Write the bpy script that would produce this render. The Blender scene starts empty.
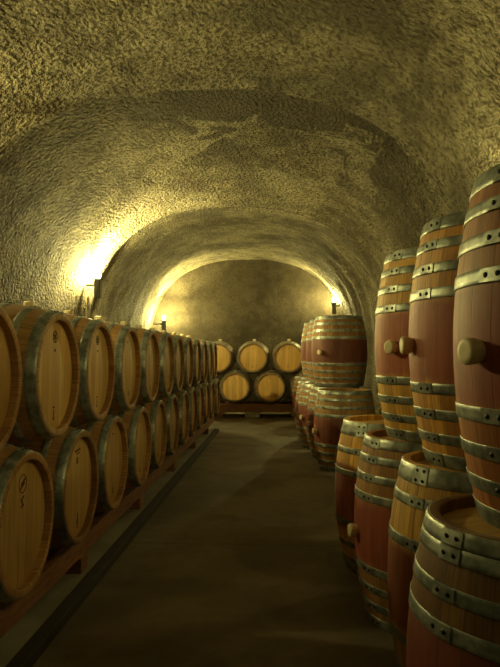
import bpy, bmesh, math, random
from mathutils import Matrix, Vector, noise
random.seed(7)
PI = math.pi
C = bpy.context.scene.collection
scene = bpy.context.scene

# ------------------------------------------------------------------ helpers
def link(name, me, mat=None, parent=None, loc=None, rot=None):
    o = bpy.data.objects.new(name, me)
    C.objects.link(o)
    if mat is not None and me is not None and len(me.materials) == 0:
        me.materials.append(mat)
    if parent is not None:
        o.parent = parent
    if loc: o.location = loc
    if rot: o.rotation_euler = rot
    return o

def mesh_from(bm, name, smooth=False, angle=None):
    me = bpy.data.meshes.new(name)
    bmesh.ops.recalc_face_normals(bm, faces=bm.faces)
    bm.to_mesh(me); bm.free()
    if smooth:
        for p in me.polygons: p.use_smooth = True
        if angle is not None:
            try: me.set_sharp_from_angle(angle=angle)
            except Exception: pass
    return me

def add_box(bm, x0, x1, y0, y1, z0, z1, bevel=0.0):
    vs = [bm.verts.new((x, y, z)) for x in (x0, x1) for y in (y0, y1) for z in (z0, z1)]
    f = [(0,1,3,2),(4,6,7,5),(0,4,5,1),(2,3,7,6),(0,2,6,4),(1,5,7,3)]
    fs = [bm.faces.new([vs[i] for i in q]) for q in f]
    if bevel > 0:
        es = list({e for q in fs for e in q.edges})
        bmesh.ops.bevel(bm, geom=es, offset=bevel, segments=2, affect='EDGES', profile=0.6)

def add_lathe(bm, prof, n=56, a0=0.0, a1=2*PI, closed=True):
    """prof: list of (r, z); closed: full turn"""
    m = n if closed else n + 1
    rings = []
    for r, z in prof:
        rings.append([bm.verts.new((r*math.cos(a0+(a1-a0)*i/n), r*math.sin(a0+(a1-a0)*i/n), z)) for i in range(m)])
    for k in range(len(rings)-1):
        for i in range(n):
            j = (i+1) % m
            bm.faces.new((rings[k][i], rings[k][j], rings[k+1][j], rings[k+1][i]))
    return rings

def tag(o, label, cat, group=None):
    o['label'] = label; o['category'] = cat
    if group: o['group'] = group
    return o

# ------------------------------------------------------------------ materials
def new_mat(name):
    m = bpy.data.materials.new(name); m.use_nodes = True
    nt = m.node_tree
    b = nt.nodes['Principled BSDF']
    return m, nt, b

class N:
    """tiny node-graph writer"""
    def __init__(s, nt): s.nt = nt
    def node(s, t, **kw):
        n = s.nt.nodes.new(t)
        for k, v in kw.items(): setattr(n, k, v)
        return n
    def put(s, inp, v):
        if isinstance(v, bpy.types.NodeSocket): s.nt.links.new(v, inp)
        elif v is not None: inp.default_value = v
    def math(s, op, a, b=None, c=None, clamp=False):
        n = s.node('ShaderNodeMath', operation=op); n.use_clamp = clamp
        s.put(n.inputs[0], a); s.put(n.inputs[1], b); s.put(n.inputs[2], c)
        return n.outputs[0]
    def mix(s, f, a, b, blend='MIX'):
        n = s.node('ShaderNodeMix', data_type='RGBA', blend_type=blend)
        s.put(n.inputs[0], f); s.put(n.inputs[6], a); s.put(n.inputs[7], b)
        return n.outputs[2]
    def coord(s): return s.node('ShaderNodeTexCoord').outputs['Object']
    def sep(s, v):
        n = s.node('ShaderNodeSeparateXYZ'); s.put(n.inputs[0], v); return n.outputs
    def comb(s, x, y, z):
        n = s.node('ShaderNodeCombineXYZ'); s.put(n.inputs[0], x); s.put(n.inputs[1], y); s.put(n.inputs[2], z); return n.outputs[0]
    def noise(s, v, scale, detail=3, rough=.55, dist=0.0):
        n = s.node('ShaderNodeTexNoise'); s.put(n.inputs['Vector'], v)
        n.inputs['Scale'].default_value = scale; n.inputs['Detail'].default_value = detail
        n.inputs['Roughness'].default_value = rough; n.inputs['Distortion'].default_value = dist
        return n.outputs['Fac']
    def white(s, v):
        n = s.node('ShaderNodeTexWhiteNoise', noise_dimensions='3D'); s.put(n.inputs['Vector'], v); return n.outputs['Value']
    def voronoi(s, v, scale):
        n = s.node('ShaderNodeTexVoronoi'); s.put(n.inputs['Vector'], v); n.inputs['Scale'].default_value = scale
        return n.outputs['Distance']
    def ramp(s, f, stops):
        n = s.node('ShaderNodeValToRGB'); s.put(n.inputs[0], f)
        e = n.color_ramp.elements
        while len(e) < len(stops): e.new(.5)
        for q, (p, c) in zip(e, stops):
            q.position = p; q.color = c if len(c) == 4 else (*c, 1)
        return n.outputs[0]
    def smooth(s, v, lo, hi):
        n = s.node('ShaderNodeMapRange', interpolation_type='SMOOTHSTEP')
        s.put(n.inputs[0], v); s.put(n.inputs[1], lo); s.put(n.inputs[2], hi)
        return n.outputs[0]
    def bump(s, h, strength, dist, normal=None):
        n = s.node('ShaderNodeBump'); s.put(n.inputs['Height'], h)
        n.inputs['Strength'].default_value = strength; n.inputs['Distance'].default_value = dist
        if normal is not None: s.put(n.inputs['Normal'], normal)
        return n.outputs[0]

BH = 0.90      # barrel height
RB, RH = 0.36, 0.297   # bilge / head radius

def oak_mat(name, band):
    """barrel staves: lines between staves, per-stave tone, grain; band = half height of the wine-red bilge or 0"""
    m, nt, b = new_mat(name); g = N(nt)
    co = g.coord(); x, y, z = g.sep(co)
    oi = g.node('ShaderNodeObjectInfo')
    rnd = oi.outputs['Random']
    ang = g.math('ARCTAN2', y, x)
    t = g.math('MULTIPLY_ADD', ang, 30/(2*PI), 60.0)
    idx = g.math('FLOOR', t); fr = g.math('FRACT', t)
    w = g.white(g.comb(idx, g.math('MULTIPLY', rnd, 37.0), 0.0))
    grain = g.noise(g.comb(g.math('MULTIPLY', t, 3.0), g.math('MULTIPLY', rnd, 50.0), g.math('MULTIPLY', z, 1.6)), 2.2, 5, .65)
    base = g.ramp(w, [(0, (.30,.155,.055)), (.5, (.40,.225,.085)), (1, (.50,.30,.115))])
    base = g.mix(g.smooth(grain, .35, .75), base, (.20,.095,.032,1))
    base = g.mix(1.0, base, oi.outputs['Color'], 'MULTIPLY')
    if band:
        edge = g.noise(g.comb(g.math('MULTIPLY', t, .35), rnd, z), 3.0, 2)
        d = g.math('ABSOLUTE', g.math('SUBTRACT', z, BH/2))
        d = g.math('ADD', d, g.math('MULTIPLY_ADD', edge, .05, -.025))
        red = g.ramp(g.noise(g.comb(t, rnd, g.math('MULTIPLY', z, 2.0)), 1.3, 3), [(.3, (.23,.042,.032)), (.7, (.38,.095,.068))])
        k = g.math('SUBTRACT', 1.0, g.smooth(d, band-.03, band+.012))
        red = g.mix(1.0, red, g.comb(oi.outputs['Alpha'], oi.outputs['Alpha'], oi.outputs['Alpha']), 'MULTIPLY')
        base = g.mix(g.math('MULTIPLY', k, .88), base, red)
    line = g.math('ABSOLUTE', g.math('SUBTRACT', fr, .5))
    k = g.smooth(line, .475, .497)
    base = g.mix(g.math('MULTIPLY', k, .75), base, (.05,.022,.01,1))
    st = g.noise(co, 9, 4, .7)
    base = g.mix(g.math('MULTIPLY', g.smooth(st, .58, .75), .35), base, (.07,.035,.02,1))
    nt.links.new(base, b.inputs['Base Color'])
    b.inputs['Roughness'].default_value = .58
    h = g.math('SUBTRACT', g.math('MULTIPLY', grain, .25), k)
    nt.links.new(g.bump(h, .35, .004), b.inputs['Normal'])
    return m

def head_mat():
    m, nt, b = new_mat('oak_head'); g = N(nt)
    co = g.coord(); x, y, z = g.sep(co)
    oi = g.node('ShaderNodeObjectInfo'); rnd = oi.outputs['Random']
    t = g.math('ADD', g.math('MULTIPLY_ADD', y, 13.5, 40.0), rnd)
    idx = g.math('FLOOR', t); fr = g.math('FRACT', t)
    w = g.white(g.comb(idx, g.math('MULTIPLY', rnd, 91.0), 0.0))
    grain = g.noise(g.comb(g.math('MULTIPLY', x, 1.2), g.math('MULTIPLY', y, 22.0), g.math('MULTIPLY', rnd, 30.0)), 2.0, 5, .6)
    base = g.ramp(w, [(0, (.43,.26,.085)), (.5, (.52,.33,.11)), (1, (.60,.40,.145))])
    base = g.mix(g.math('MULTIPLY', g.smooth(grain, .4, .75), .65), base, (.30,.17,.05,1))
    base = g.mix(1.0, base, oi.outputs['Color'], 'MULTIPLY')
    line = g.math('ABSOLUTE', g.math('SUBTRACT', fr, .5))
    k = g.smooth(line, .47, .5)
    base = g.mix(g.math('MULTIPLY', k, .55), base, (.14,.07,.025,1))
    nt.links.new(base, b.inputs['Base Color'])
    b.inputs['Roughness'].default_value = .55
    nt.links.new(g.bump(g.math('SUBTRACT', g.math('MULTIPLY', grain, .2), k), .25, .003), b.inputs['Normal'])
    return m

def metal_mat(name, c0, c1, metal, rough):
    m, nt, b = new_mat(name); g = N(nt)
    co = g.coord(); oi = g.node('ShaderNodeObjectInfo')
    v = g.node('ShaderNodeVectorMath', operation='ADD'); g.put(v.inputs[0], co)
    g.put(v.inputs[1], g.comb(g.math('MULTIPLY', oi.outputs['Random'], 40.0), 0.0, 0.0))
    n1 = g.noise(v.outputs[0], 14, 5, .65); n2 = g.noise(v.outputs[0], 60, 3, .6)
    base = g.mix(g.smooth(n1, .35, .65), c0, c1)
    nt.links.new(base, b.inputs['Base Color'])
    b.inputs['Metallic'].default_value = metal
    nt.links.new(g.math('MULTIPLY_ADD', n2, .35, rough-.17), b.inputs['Roughness'])
    nt.links.new(g.bump(n1, .25, .003), b.inputs['Normal'])
    return m

def plain_mat(name, col, rough=.6, metal=0.0, nz=8.0, var=.25):
    m, nt, b = new_mat(name); g = N(nt)
    n1 = g.noise(g.coord(), nz, 4, .6)
    dark = tuple(c*(1-var) for c in col[:3]) + (1,)
    nt.links.new(g.mix(g.smooth(n1, .35, .65), dark, (*col[:3], 1)), b.inputs['Base Color'])
    b.inputs['Roughness'].default_value = rough; b.inputs['Metallic'].default_value = metal
    return m

def timber_mat():
    m, nt, b = new_mat('rack_timber'); g = N(nt)
    co = g.coord(); x, y, z = g.sep(co)
    gr = g.noise(g.comb(g.math('MULTIPLY', x, 3.0), g.math('MULTIPLY', y, 3.0), g.math('MULTIPLY', z, 20.0)), 3.0, 5, .6)
    base = g.ramp(gr, [(.3, (.17,.075,.035)), (.7, (.34,.165,.08))])
    nt.links.new(base, b.inputs['Base Color']); b.inputs['Roughness'].default_value = .75
    nt.links.new(g.bump(gr, .3, .004), b.inputs['Normal'])
    return m

def shotcrete_mat(name, lump, stain=True, c_lo=(.12,.10,.066), c_hi=(.38,.34,.225)):
    m, nt, b = new_mat(name); g = N(nt)
    co = g.coord(); x, y, z = g.sep(co)
    big = g.noise(co, .8, 4, .6, .3); mid = g.noise(co, 5, 5, .65); fine = g.noise(co, 45, 3, .6)
    base = g.mix(g.smooth(g.math('ADD', g.math('MULTIPLY', big, .6), g.math('MULTIPLY', mid, .4)), .38, .62), (*c_lo, 1), (*c_hi, 1))
    # fine dark speckle, then shade painted into the pits of the sprayed concrete
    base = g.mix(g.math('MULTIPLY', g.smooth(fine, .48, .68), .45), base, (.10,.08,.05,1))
    pit_shade = g.smooth(g.math('SUBTRACT', 1.0, g.noise(co, 27, 2, .5, .2)), .47, .66)
    base = g.mix(g.math('MULTIPLY', pit_shade, .68), base, (.055,.043,.024,1))
    if stain:
        # damp patches on the crown of the second bay
        sn = g.noise(co, 1.1, 5, .6, .8)
        my = g.math('MULTIPLY', g.smooth(y, 4.75, 5.1), g.math('SUBTRACT', 1.0, g.smooth(y, 6.6, 8.3)))
        mx = g.math('MULTIPLY', g.smooth(x, -1.7, -.9), g.math('SUBTRACT', 1.0, g.smooth(x, 1.0, 1.9)))
        k = g.math('MULTIPLY', g.math('MULTIPLY', my, mx), g.smooth(sn, .46, .50))
        base = g.mix(g.math('MULTIPLY', k, .8), base, (.055,.045,.032,1))
        k2 = g.math('MULTIPLY', g.smooth(g.noise(g.comb(x, y, g.math('MULTIPLY', z, .6)), .9, 6, .65, .6), .50, .62), .6)
        base = g.mix(k2, base, (.10,.085,.06,1))
    nt.links.new(base, b.inputs['Base Color'])
    b.inputs['Roughness'].default_value = .9
    b.inputs['Specular IOR Level'].default_value = .25
    vo = g.voronoi(co, 30)
    h = g.math('ADD', g.math('MULTIPLY', g.noise(co, 27, 2, .5, .2), 1.3), g.math('MULTIPLY', g.noise(co, 50, 2, .5), .35))
    nt.links.new(g.bump(h, 1.0, lump), b.inputs['Normal'])
    return m

def floor_mat():
    m, nt, b = new_mat('floor_concrete'); g = N(nt)
    co = g.coord(); x, y, z = g.sep(co)
    n1 = g.noise(co, 1.3, 5, .6, .4); n2 = g.noise(co, 12, 4, .6)
    base = g.mix(g.smooth(n1, .35, .65), (.11,.088,.058,1), (.20,.165,.115,1))
    base = g.mix(g.math('MULTIPLY', g.smooth(n2, .5, .75), .3), base, (.10,.075,.05,1))
    for yy in (4.3, 8.1, 12.2):       # expansion joints
        wob = g.math('MULTIPLY_ADD', g.noise(co, 1.5, 2), .06, -.03)
        d = g.math('ABSOLUTE', g.math('ADD', g.math('SUBTRACT', y, yy), wob))
        k = g.math('SUBTRACT', 1.0, g.smooth(d, .008, .022))
        base = g.mix(g.math('MULTIPLY', k, .35), base, (.04,.03,.02,1))
    nt.links.new(base, b.inputs['Base Color'])
    nt.links.new(g.math('MULTIPLY_ADD', n2, .25, .55), b.inputs['Roughness'])
    b.inputs['Specular IOR Level'].default_value = .35
    nt.links.new(g.bump(n2, .25, .004), b.inputs['Normal'])
    return m

LIGHT_COL = (1.0, .86, .30, 1)
def bulb_mat(strength):
    m, nt, b = new_mat('lamp_glow')
    b.inputs['Base Color'].default_value = (1, .9, .7, 1)
    b.inputs['Emission Color'].default_value = LIGHT_COL
    b.inputs['Emission Strength'].default_value = strength
    return m

M = dict(
    oak=oak_mat('oak_staves', 0), wine=oak_mat('oak_wine_band', .155), wide=oak_mat('oak_wide_wine_band', .20),
    head=head_mat(), hoop=metal_mat('galvanised_hoop', (.17,.19,.17,1), (.43,.46,.42,1), .6, .42),
    rivet=plain_mat('rivet_steel', (.03,.03,.03), .5, .6), bung=plain_mat('bung_silicone', (.80,.68,.42), .5, var=.10),
    ink=plain_mat('branded_mark', (.06,.03,.012), .8), timber=timber_mat(),
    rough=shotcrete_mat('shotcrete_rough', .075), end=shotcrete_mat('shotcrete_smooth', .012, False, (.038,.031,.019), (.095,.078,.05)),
    floor=floor_mat(), kerb=plain_mat('kerb_dark_concrete', (.045,.040,.032), .8), slab=plain_mat('rack_slab_concrete', (.33,.30,.22), .85, nz=3),
    housing=plain_mat('lamp_housing', (.05,.05,.045), .5, .3), conduit=plain_mat('conduit_pale', (.55,.53,.45), .5),
    pale=plain_mat('pale_block', (.38,.36,.28), .8),
)

# ------------------------------------------------------------------ tunnel shell
Y0, Y1 = -4.0, 14.7
RIBS = (-.6, 4.75, 9.05)
def centre(y):
    return -.62 if y < 9 else -.62 - .16*(y-9)/5.6
def size(y):
    a, h = 2.22, 2.2
    if y <= -.6: t = (y+5)/4.4; d = .10*(1-t)
    elif y <= 4.75: t = (y+.6)/5.35; d = .18*max(0.0,1-t)**.7 - .13*t
    elif y <= 9.05: t = (y-4.75)/4.3; d = .33*max(0.0,1-t)**.8 - .03*t
    else: t = min(1.0, (y-9.05)/5.65); d = .11*max(0.0,1-t)**.5 + .05*t + .018*math.sin(y*7.5)*(1-t*.5)
    return a + d, h + d
ZS = 1.30
def section(y, u):
    """u in [0,1] right floor -> over the crown -> left floor"""
    a, h = size(y); cx = centre(y)
    if u < .14: return cx + a, ZS*(u/.14)
    if u > .86: return cx - a, ZS*((1-u)/.14)
    th = PI*(u-.14)/.72
    c, s = math.cos(th), math.sin(th); e = 2/2.5
    return cx + a*math.copysign(abs(c)**e, c), ZS + h*abs(s)**e

ys = []
y = Y0
while y < Y1 - 1e-6:
    ys.append(y); y += .06
ys.append(Y1)
for r in RIBS:
    ys = [q for q in ys if abs(q-r) > .045] + [r, r+.035]
ys.sort()
NU = 200
def shell_point(y, u):
    x, z = section(y, u)
    p = Vector((x, y, z))
    nrm = Vector((centre(y)-x, 0, max(0.0, 1.3-z)*0 + (ZS-z if z > ZS else 0))).normalized()
    amp = 1.0 if z > .3 else z/.3
    d = (.024*noise.noise(p*1.1) + .010*noise.noise(p*3.7) + .005*noise.noise(p*8.0))*amp
    return p + nrm*d
def shell(name, u0, u1):
    k0, k1 = round(u0*NU), round(u1*NU)
    verts, faces = [], []
    nu = k1-k0+1
    for y in ys:
        for k in range(k0, k1+1):
            verts.append(shell_point(y, k/NU))
    for j in range(len(ys)-1):
        for k in range(nu-1):
            a = j*nu+k
            faces.append((a, a+nu, a+nu+1, a+1))
    me = bpy.data.meshes.new(name); me.from_pydata(verts, [], faces); me.update()
    for p in me.polygons: p.use_smooth = True
    o = link(name, me, M['rough']); o['kind'] = 'structure'
    return o
shell('wall_right', 0, .14); shell('ceiling', .14, .86); shell('wall_left', .86, 1)

def end_wall(name, y, mat):
    bm = bmesh.new()
    rows = 28; cols = 40
    grid = []
    a, h = size(y); cx = centre(y)
    # fill the section outline with a fan of rings so that bumps have vertices to move
    ctr = Vector((cx, y, 1.6))
    ring = [Vector((*[section(y, k/80)[0]], y, section(y, k/80)[1])) for k in range(81)]
    ring = [ctr + (p-ctr)*1.06 for p in ring]
    for p in ring: p.z = max(p.z, -.05)
    prev = None
    c = bm.verts.new(ctr)
    for s in range(1, 17):
        cur = []
        for p in ring:
            q = ctr + (p-ctr)*s/16
            q.y += .05*noise.noise(q*1.0) + .015*noise.noise(q*4)
            cur.append(bm.verts.new(q))
        n = len(cur)
        for i in range(n):
            j = (i+1) % n
            if prev: bm.faces.new((prev[i], prev[j], cur[j], cur[i]))
            else: bm.faces.new((c, cur[j], cur[i]))
        prev = cur
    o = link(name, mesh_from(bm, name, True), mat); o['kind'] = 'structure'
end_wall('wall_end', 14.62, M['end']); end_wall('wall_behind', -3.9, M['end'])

bm = bmesh.new(); add_box(bm, -3.4, 2.2, -4.1, 15.0, -.12, 0)
o = link('floor', mesh_from(bm, 'floor'), M['floor']); o['kind'] = 'structure'
bm = bmesh.new(); add_box(bm, -1.10, -1.03, -1.0, 10.55, 0.0005, .055, .008)
o = link('trim_1', mesh_from(bm, 'kerb'), M['kerb']); o['kind'] = 'structure'
bm = bmesh.new(); add_box(bm, -2.60, -1.101, -1.0, 10.75, 0.0005, .040)
o = link('trim_2', mesh_from(bm, 'slab'), M['slab']); o['kind'] = 'structure'

# ------------------------------------------------------------------ barrels
def rad(z):
    t = (2*z/BH - 1)
    return RB - (RB-RH)*abs(t)**2.0

def staves_mesh(mat):
    bm = bmesh.new()
    w = .036; rec = .042
    prof = [(rad(rec+.03)-w, rec+.03), (rad(rec)-w, rec), (rad(0)-w*.85, .003), (rad(0)-w*.7, 0), (rad(0)-.004, 0), (rad(0.003), .004)]
    n = 18
    prof += [(rad(BH*i/n), BH*i/n) for i in range(1, n)]
    prof += [(rad(BH-.003), BH-.004), (rad(BH)-.004, BH), (rad(BH)-w*.7, BH), (rad(BH)-w*.85, BH-.003), (rad(BH-rec)-w, BH-rec), (rad(BH-rec-.03)-w, BH-rec-.03)]
    add_lathe(bm, prof, 60)
    me = mesh_from(bm, 'staves', True, math.radians(35)); me.materials.append(mat); return me
def head_mesh():
    bm = bmesh.new()
    r = rad(.042) - .034
    add_lathe(bm, [(0.0001, .010), (r-.03, .010), (r, .004), (r, -.012)], 60)
    me = mesh_from(bm, 'head', True, math.radians(30)); me.materials.append(M['head']); return me
def hoop_mesh(z0, z1, lap=True):
    bm = bmesh.new(); t = .0035
    def band(ex, a0, a1, n, closed):
        zs = [z0, z0+.002] + [z0+(z1-z0)*k/3 for k in (1, 2)] + [z1-.002, z1]
        prof = [(rad(z0)-.001, z0)]
        for i, z in enumerate(zs):
            tt = ex if 0 < i < len(zs)-1 else ex*.6
            prof.append((rad(z)+tt, z))
        prof.append((rad(z1)-.001, z1))
        return add_lathe(bm, prof, n, a0, a1, closed)
    band(t, 0, 2*PI, 60, True)
    if lap:
        rings = band(t+.0028, -.115, .115, 8, False)
        for side in (0, -1):
            try: bm.faces.new([q[side] for q in rings])
            except Exception: pass
    me = mesh_from(bm, 'hoop', True, math.radians(40)); me.materials.append(M['hoop']); return me
def rivet_mesh():
    bm = bmesh.new()
    add_lathe(bm, [(.0001, .0042), (.004, .0038), (.0068, .002), (.0075, 0)], 12)
    me = mesh_from(bm, 'rivet', True); me.materials.append(M['rivet']); return me
def bung_mesh():
    bm = bmesh.new()
    add_lathe(bm, [(.022, -.02), (.026, 0), (.031, .012), (.0335, .030), (.0335, .036), (.030, .041), (.020, .0425), (.0001, .041)], 28)
    me = mesh_from(bm, 'bung', True, math.radians(50)); me.materials.append(M['bung']); return me
def stamp_mesh(kind):
    """burnt-in marks on the head, local +x is up, z=0 is the head face"""
    bm = bmesh.new(); th = .0012
    def bar(cx, cy, lx, ly, rot=0):
        b2 = bmesh.new(); add_box(b2, -lx/2, lx/2, -ly/2, ly/2, 0, th)
        bmesh.ops.transform(b2, matrix=Matrix.Translation((cx, cy, 0)) @ Matrix.Rotation(rot, 4, 'Z'), verts=b2.verts)
        me = bpy.data.meshes.new('t'); b2.to_mesh(me); b2.free(); bm.from_mesh(me); bpy.data.meshes.remove(me)
    def ring(cx, cy, r, w):
        b2 = bmesh.new(); add_lathe(b2, [(r-w, 0), (r-w, th), (r, th), (r, 0)], 28)
        bmesh.ops.translate(b2, vec=(cx, cy, 0), verts=b2.verts)
        me = bpy.data.meshes.new('t'); b2.to_mesh(me); b2.free(); bm.from_mesh(me); bpy.data.meshes.remove(me)
    if kind == 'wheel':
        ring(.185, 0, .031, .0045)
        for k in range(3): bar(.185, 0, .050, .006, k*PI/3 + .2)
        ring(.185, 0, .011, .004)
        bar(.118, 0, .012, .018)
        bar(-.16, 0, .008, .024); bar(-.19, 0, .034, .008); bar(-.215, 0, .012, .018)
    elif kind == 'letters':
        ring(.165, 0, .040, .004)
        bar(.172, -.004, .010, .046, .5); bar(.156, .002, .010, .046, .5)
        bar(.104, 0, .007, .034, .3); bar(.086, .003, .024, .009, .5); bar(.070, 0, .007, .026, .3)
    elif kind == 'blocks':
        bar(.195, 0, .010, .090, .05); bar(.178, -.01, .006, .060, .05)
        bar(.140, 0, .034, .008); bar(.140, .014, .034, .006); bar(.152, .007, .007, .018); bar(.128, .007, .007, .018)
        bar(-.165, 0, .040, .008); ring(-.195, 0, .016, .006); bar(-.22, 0, .006, .030)
    else:
        bar(-.18, 0, .036, .008); bar(-.195, 0, .008, .026); bar(.19, 0, .010, .030)
    out = []
    for side in (1, -1):
        b3 = bm.copy()
        bmesh.ops.delete(b3, geom=[v for v in b3.verts if v.co.x*side < 0], context='VERTS')
        me = mesh_from(b3, 'stamp'); me.materials.append(M['ink']); out.append(me)
    return [q for q in out if len(q.vertices)]

SETS = {
    'eight': [(0.002,.050), (.086,.122), (.172,.208), (.262,.300)],
    'six':   [(0.002,.065), (.108,.145), (.255,.292)],
    'tall': [(0.002,.085), (.155,.190), (.285,.320)],
    'lying': [(0.004,.052), (.110,.145), (.235,.270)],
    'double':[(0.002,.040), (.043,.080), (.135,.170), (.222,.260)],
}
HOOPS = {}
for k, v in SETS.items():
    HOOPS[k] = [(a, b, hoop_mesh(a, b)) for a, b in v] + [(BH-b, BH-a, hoop_mesh(BH-b, BH-a)) for a, b in reversed(v)]
STAVES = {k: staves_mesh(M[k]) for k in ('oak', 'wine', 'wide')}
HEAD, RIVET, BUNG = head_mesh(), rivet_mesh(), bung_mesh()
STAMP = {k: stamp_mesh(k) for k in ('wheel', 'letters', 'blocks', 'small')}

def barrel(mat4, label, group, hoops='eight', wood='wine', tint=(1,1,1), head_tint=None, bung=0.0, rivets=True, stamp=None, plug=1.0, red=1.0):
    root = bpy.data.objects.new('wine_barrel', None); C.objects.link(root)
    root.empty_display_size = .1
    root.matrix_world = mat4
    tag(root, label, 'barrel', group)
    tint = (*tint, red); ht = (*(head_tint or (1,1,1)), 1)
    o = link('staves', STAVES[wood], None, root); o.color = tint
    for z, flip in ((BH-.042, False), (.042, True)):
        h = link('head', HEAD, None, root, (0, 0, z), (PI, 0, 0) if flip else None); h.color = ht
        if stamp and not flip:
            for sm in STAMP[stamp]: link('stamp', sm, None, h, (0, 0, .0101))
    for a, b, me in HOOPS[hoops]:
        hp = link('hoop', me, None, root)
        if rivets:
            zc = (a+b)/2; slope = math.atan2(rad(b)-rad(a), b-a)
            offs = [(-.055, 0), (.055, 0)] if b-a < .06 else [(-.055, .017), (.055, .017), (-.055, -.017), (.055, -.017)]
            for da, dz in offs:
                r = rad(zc+dz) + .0060
                rv = link('rivet', RIVET, None, hp)
                rv.matrix_local = Matrix.Rotation(da, 4, 'Z') @ Matrix.Translation((r, 0, zc+dz)) @ Matrix.Rotation(PI/2-slope, 4, 'Y')
    if bung is not None:
        bg = link('bung', BUNG, None, root)
        bg.matrix_local = Matrix.Rotation(bung, 4, 'Z') @ Matrix.Translation((RB-.002, 0, BH/2-.014)) @ Matrix.Rotation(PI/2, 4, 'Y') @ Matrix.Diagonal((1, 1, plug, 1))
    return root

def upright(x, y, z, deg, label, group, tall=1.0, **kw):
    return barrel(Matrix.Translation((x, y, z)) @ Matrix.Rotation(math.radians(deg), 4, 'Z') @ Matrix.Diagonal((1, 1, tall, 1)), label, group, **kw)
# lying with its front head towards +X (left row); local +x points up
def lying_x(xf, y, z, roll, label, group, **kw):
    kw['plug'] = 1.6 if z > 1 else 1.0
    m = Matrix.Translation((xf-BH, y, z)) @ Matrix.Rotation(PI/2, 4, 'Y') @ Matrix.Rotation(PI+roll, 4, 'Z')
    return barrel(m, label, group, **kw)
# lying with its front head towards -Y (back row)
def lying_y(x, yf, z, roll, label, group, **kw):
    m = Matrix.Translation((x, yf+BH, z)) @ Matrix.Rotation(PI/2, 4, 'X') @ Matrix.Rotation(PI/2+roll, 4, 'Z')
    return barrel(m, label, group, **kw)

ORD = ['nearest', 'second', 'third', 'fourth', 'fifth', 'sixth', 'seventh', 'eighth', 'ninth', 'tenth', 'eleventh', 'twelfth']
XF = -1.07
ZL, ZU = .585, 1.205
up_extra = {0: '', 1: ' with wheel stamp', 2: '', 3: ''}
for k in range(12):
    w = 'wide' if k in (3, 5, 8) else 'oak'
    lab = ('oak barrel lying in upper left row, %s' % (ORD[k] + (' from camera' if k else ' to camera'))) + up_extra.get(k, '')
    lying_x(XF + random.uniform(-.008, .008), 2.25+.742*k, ZU, random.uniform(-.12, .12), lab, 'barrels lying in the upper left row',
            hoops='lying', wood=w, rivets=k < 4, stamp={1: 'wheel', 2: 'wheel'}.get(k, 'small'),
            tint=(random.uniform(.95, 1.2),)*3, head_tint=(random.uniform(1.15, 1.32),)*3)
lo_extra = {0: ', letters on head', 1: ', square brand mark'}
for k in range(12):
    w = 'wide' if k in (1, 6, 9) else 'oak'
    lab = ('oak barrel lying on rack, lower left row, %s' % (ORD[k] + (' from camera' if k else ' to camera'))) + lo_extra.get(k, '')
    lying_x(XF + random.uniform(-.008, .008), 2.25+.371+.742*k, ZL, random.uniform(-.04, .04), lab, 'barrels lying in the lower left row',
            hoops='lying', wood=w, rivets=k < 3, stamp={0: 'letters', 1: 'blocks'}.get(k, 'small'),
            tint=(random.uniform(.9, 1.15),)*3, head_tint=(random.uniform(.98, 1.15),)*3)

# back row
YB = 12.9
for i, (x, p) in enumerate(zip((-1.68, -.93, -.19, .56), ('leftmost, mostly hidden by the left rows', 'second from left', 'third from left', 'rightmost, behind the standing barrels'))):
    lying_y(x, YB, .625, random.uniform(-.04, .04), 'barrel on far end rack, lower row, ' + p, 'barrels lying in the far lower row',
            hoops='lying', wood='oak', rivets=False, stamp='small', tint=(.8,.8,.8), head_tint=(1.45,1.38,1.1))
for i, (x, p) in enumerate(zip((-1.305, -.56, .185), ('leftmost, half behind the left rows', 'middle of the three', 'rightmost of the three'))):
    lying_y(x, YB, 1.243, random.uniform(-.1, .1), 'barrel lying on top at the far end wall, ' + p, 'barrels lying in the far upper row',
            hoops='lying', wood='oak', rivets=False, stamp='small', tint=(.8,.8,.8), head_tint=(1.45,1.38,1.1))

# right side, near group: four on the floor, three stacked on them
gl, gu = 'near standing barrels on the floor', 'near standing barrels stacked on top'
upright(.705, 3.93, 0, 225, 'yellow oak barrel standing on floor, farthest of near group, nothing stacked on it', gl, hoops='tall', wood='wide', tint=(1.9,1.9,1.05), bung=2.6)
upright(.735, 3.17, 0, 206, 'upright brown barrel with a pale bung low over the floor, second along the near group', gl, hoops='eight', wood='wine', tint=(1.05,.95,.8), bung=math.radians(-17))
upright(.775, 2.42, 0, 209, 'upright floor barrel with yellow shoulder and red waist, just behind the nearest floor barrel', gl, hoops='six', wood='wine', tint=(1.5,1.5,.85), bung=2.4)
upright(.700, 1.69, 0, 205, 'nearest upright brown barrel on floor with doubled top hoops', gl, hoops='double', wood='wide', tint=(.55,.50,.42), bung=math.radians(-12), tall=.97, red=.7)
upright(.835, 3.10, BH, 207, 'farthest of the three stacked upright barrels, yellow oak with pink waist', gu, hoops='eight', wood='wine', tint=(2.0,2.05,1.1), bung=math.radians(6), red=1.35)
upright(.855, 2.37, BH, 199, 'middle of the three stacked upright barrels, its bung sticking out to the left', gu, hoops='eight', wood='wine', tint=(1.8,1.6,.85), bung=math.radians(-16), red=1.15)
upright(.825, 1.64, BH*.97, 205, 'nearest stacked upright barrel, reddish brown, cut off by right photo edge', gu, hoops='eight', wood='wine', tint=(1.1,.70,.50), bung=math.radians(-7), red=1.0)

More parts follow.
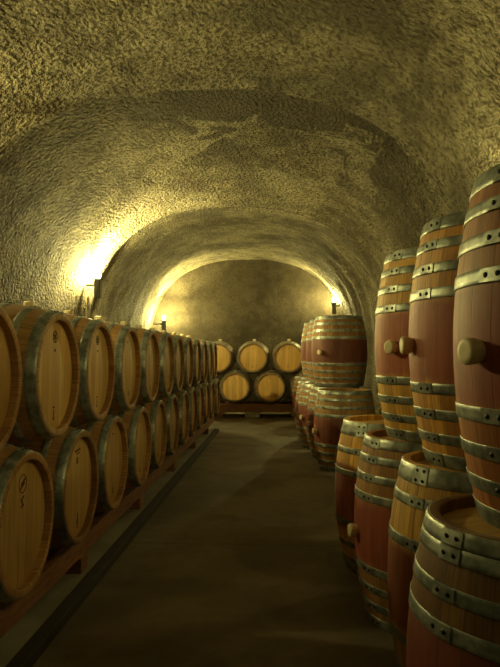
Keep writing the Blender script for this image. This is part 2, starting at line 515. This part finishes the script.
# right side, far group
fl, fu = 'far standing barrels on the floor', 'far standing barrels stacked on top'
lows = [(.755, 7.27, 'front upright barrel of the far right group, bright hoops, nothing on top'),
        (.715, 8.06, 'second upright floor barrel of the far right group, under a stacked barrel'),
        (.620, 8.90, 'third upright floor barrel of the far right group, in deep shade'),
        (.600, 9.70, 'fourth upright floor barrel of the far right group, slim sliver in view'),
        (.590, 11.70, 'farthest upright floor barrel on the right, yellowish, near the far rack')]
for i, (x, y, l) in enumerate(lows):
    upright(x, y, 0, 215+7*i, l, fl, hoops='eight', wood='wine', tint=(1.0,.95,.8), rivets=False, bung=math.radians(-15), red=.6)
ups = [(.775, 8.10, 'front stacked barrel of the far right group with dark red middle and round bung'),
       (.735, 8.88, 'second stacked barrel of the far right group, half hidden by front one'),
       (.690, 9.66, 'last stacked barrel of the far right group, only its edge in view')]
for i, (x, y, l) in enumerate(ups):
    upright(x, y, BH, 215+7*i, l, fu, hoops='eight', wood='wine', tint=(1.0,.92,.78), rivets=False, bung=math.radians(10), red=.48)

# ------------------------------------------------------------------ racks
def box_part(name, dims, mat, parent, bevel=.006):
    bm = bmesh.new(); add_box(bm, *dims, bevel)
    return link(name, mesh_from(bm, name), mat, parent)
def on(root, d):
    l = root.location; return (d[0]-l.x, d[1]-l.x, d[2]-l.y, d[3]-l.y, d[4]-l.z, d[5]-l.z)
def rack(loc, label):
    r = bpy.data.objects.new('barrel_rack', None); C.objects.link(r); r.location = loc
    return tag(r, label, 'rack')
for x0, lab in ((-1.225, 'long reddish timber rail on foot blocks along the front of the left barrel rows'),
                (-1.895, 'rear timber rail under the left barrel rows, nearest the left wall')):
    rk = rack((x0+.037, 6.2, .04), lab)
    for s0, s1 in ((1.6, 4.37), (4.37, 7.5), (7.5, 10.9)):
        box_part('rail', on(rk, (x0, x0+.075, s0, s1, .130, .238)), M['timber'], rk, .004)
    for yy in (2.05, 3.62, 5.12, 6.78, 8.42, 9.95):
        box_part('foot', on(rk, (x0-.03, x0+.085, yy-.06, yy+.06, .040, .130)), M['timber'], rk)
for y0, lab in ((12.98, 'front reddish timber rail under the lying barrels at the far end wall'),
                (13.62, 'rear timber rail under the lying barrels, nearest the far end wall')):
    rk = rack((-.5, y0+.04, 0), lab)
    box_part('rail', on(rk, (-2.15, 1.0, y0, y0+.08, .105, .280)), M['timber'], rk)
    for xx in (-2.0, -1.25, .30, .9):
        box_part('foot', on(rk, (xx-.06, xx+.06, y0-.01, y0+.09, 0, .105)), M['timber'], rk)
    f = box_part('foot', on(rk, (-.72, -.42, y0-.02, y0+.10, 0, .105)), M['pale'], rk); f['label'] = 'pale grey foot block'

# ------------------------------------------------------------------ wall lamps
def lamp(x, y, z, side, label, power=1.0, up=0):
    """side -1: on the left wall, +1: on the right wall; bulb stands above an open dark cup"""
    r = bpy.data.objects.new('wall_lamp', None); C.objects.link(r); r.location = (x, y, z)
    tag(r, label, 'lamp', None)
    bm = bmesh.new(); add_box(bm, -.045, .045, -.045, .045, -.32, -.05, .008)
    add_box(bm, -.052, .052, -.052, .052, -.058, -.045, .003)
    link('housing', mesh_from(bm, 'housing'), M['housing'], r)
    bm = bmesh.new(); add_lathe(bm, [(.0001, -.06), (.02, -.055), (.030, -.02), (.036, .01), (.030, .035), (.014, .048), (.0001, .050)], 24)
    link('bulb', mesh_from(bm, 'bulb', True), bulb_mat(520.0*power), r)
    w = (size(y)[0]*.94)*side + centre(y) - x
    bm = bmesh.new(); add_box(bm, min(0, w), max(0, w), -.02, .02, -.15, -.12, .004)
    link('bracket', mesh_from(bm, 'bracket'), M['housing'], r)
    bm = bmesh.new(); add_lathe(bm, [(.012, -.30), (.012, -z+.02)], 12)
    bmesh.ops.translate(bm, vec=(w-side*.03, 0, 0), verts=bm.verts)
    link('conduit', mesh_from(bm, 'conduit', True), M['conduit'], r)
    if up:      # the reflector of the fitting throws a beam up along the vault
        ld = bpy.data.lights.new('beam', 'SPOT'); ld.energy = up; ld.color = LIGHT_COL[:3]
        ld.spot_size = math.radians(95); ld.spot_blend = .8; ld.shadow_soft_size = .04
        lo = bpy.data.objects.new('beam', ld); C.objects.link(lo); lo.parent = r; lo.location = (0, 0, .10)
        lo.rotation_euler = Vector((-side*.30, .02, 1.0)).to_track_quat('-Z', 'Y').to_euler()
    return r
lamp(-2.56, 8.62, 2.42, -1, 'wall lamp glaring on the left wall above the upper barrel row, nearer one', 8.0, 420)
lamp(-2.66, 14.15, 2.15, -1, 'wall lamp glaring at the left corner of the far end wall', 4.5, 380)
lamp(1.24, 14.15, 2.55, 1, 'wall lamp glaring at the right corner of the far end wall, above stacked barrels', 3.5, 380)
lamp(-2.56, 3.75, 2.36, -1, 'wall lamp on the near left wall, just outside the photo edge', 2.7)
lamp(1.38, .75, 2.35, 1, 'wall lamp on the near right wall, beyond the right photo edge, over the upright barrels', 1.0)
lamp(1.34, 3.65, 2.05, 1, 'wall lamp on the right wall behind the three stacked upright barrels, hidden by them', .6)
lamp(-2.58, -1.9, 2.15, -1, 'unseen fill lamp added on the left wall behind the camera', .12)  # added out of view as weak fill light
lamp(1.30, -2.4, 2.25, 1, 'unseen fill lamp added on the right wall behind the camera', .12)  # matching added fill light, also out of view

# ------------------------------------------------------------------ world, camera
w = bpy.data.worlds.new('World'); scene.world = w; w.use_nodes = True
w.node_tree.nodes['Background'].inputs[0].default_value = (.01, .009, .006, 1)
w.node_tree.nodes['Background'].inputs[1].default_value = 1.0
cam = bpy.data.cameras.new('camera'); co = bpy.data.objects.new('camera', cam); C.objects.link(co)
F = 620.0
cam.sensor_fit = 'HORIZONTAL'; cam.sensor_width = 36; cam.lens = F/500*36
co.location = (0, 0, 1.3)
yaw = math.atan(29.5/F); pitch = math.atan(21.5/F)
co.rotation_euler = (PI/2 + pitch, 0, yaw)
cam.clip_start = .05
scene.camera = co
vs = scene.view_settings
vs.view_transform = 'Standard'; vs.look = 'None'; vs.gamma = 1; vs.use_curve_mapping = False
vs.exposure = 0.42
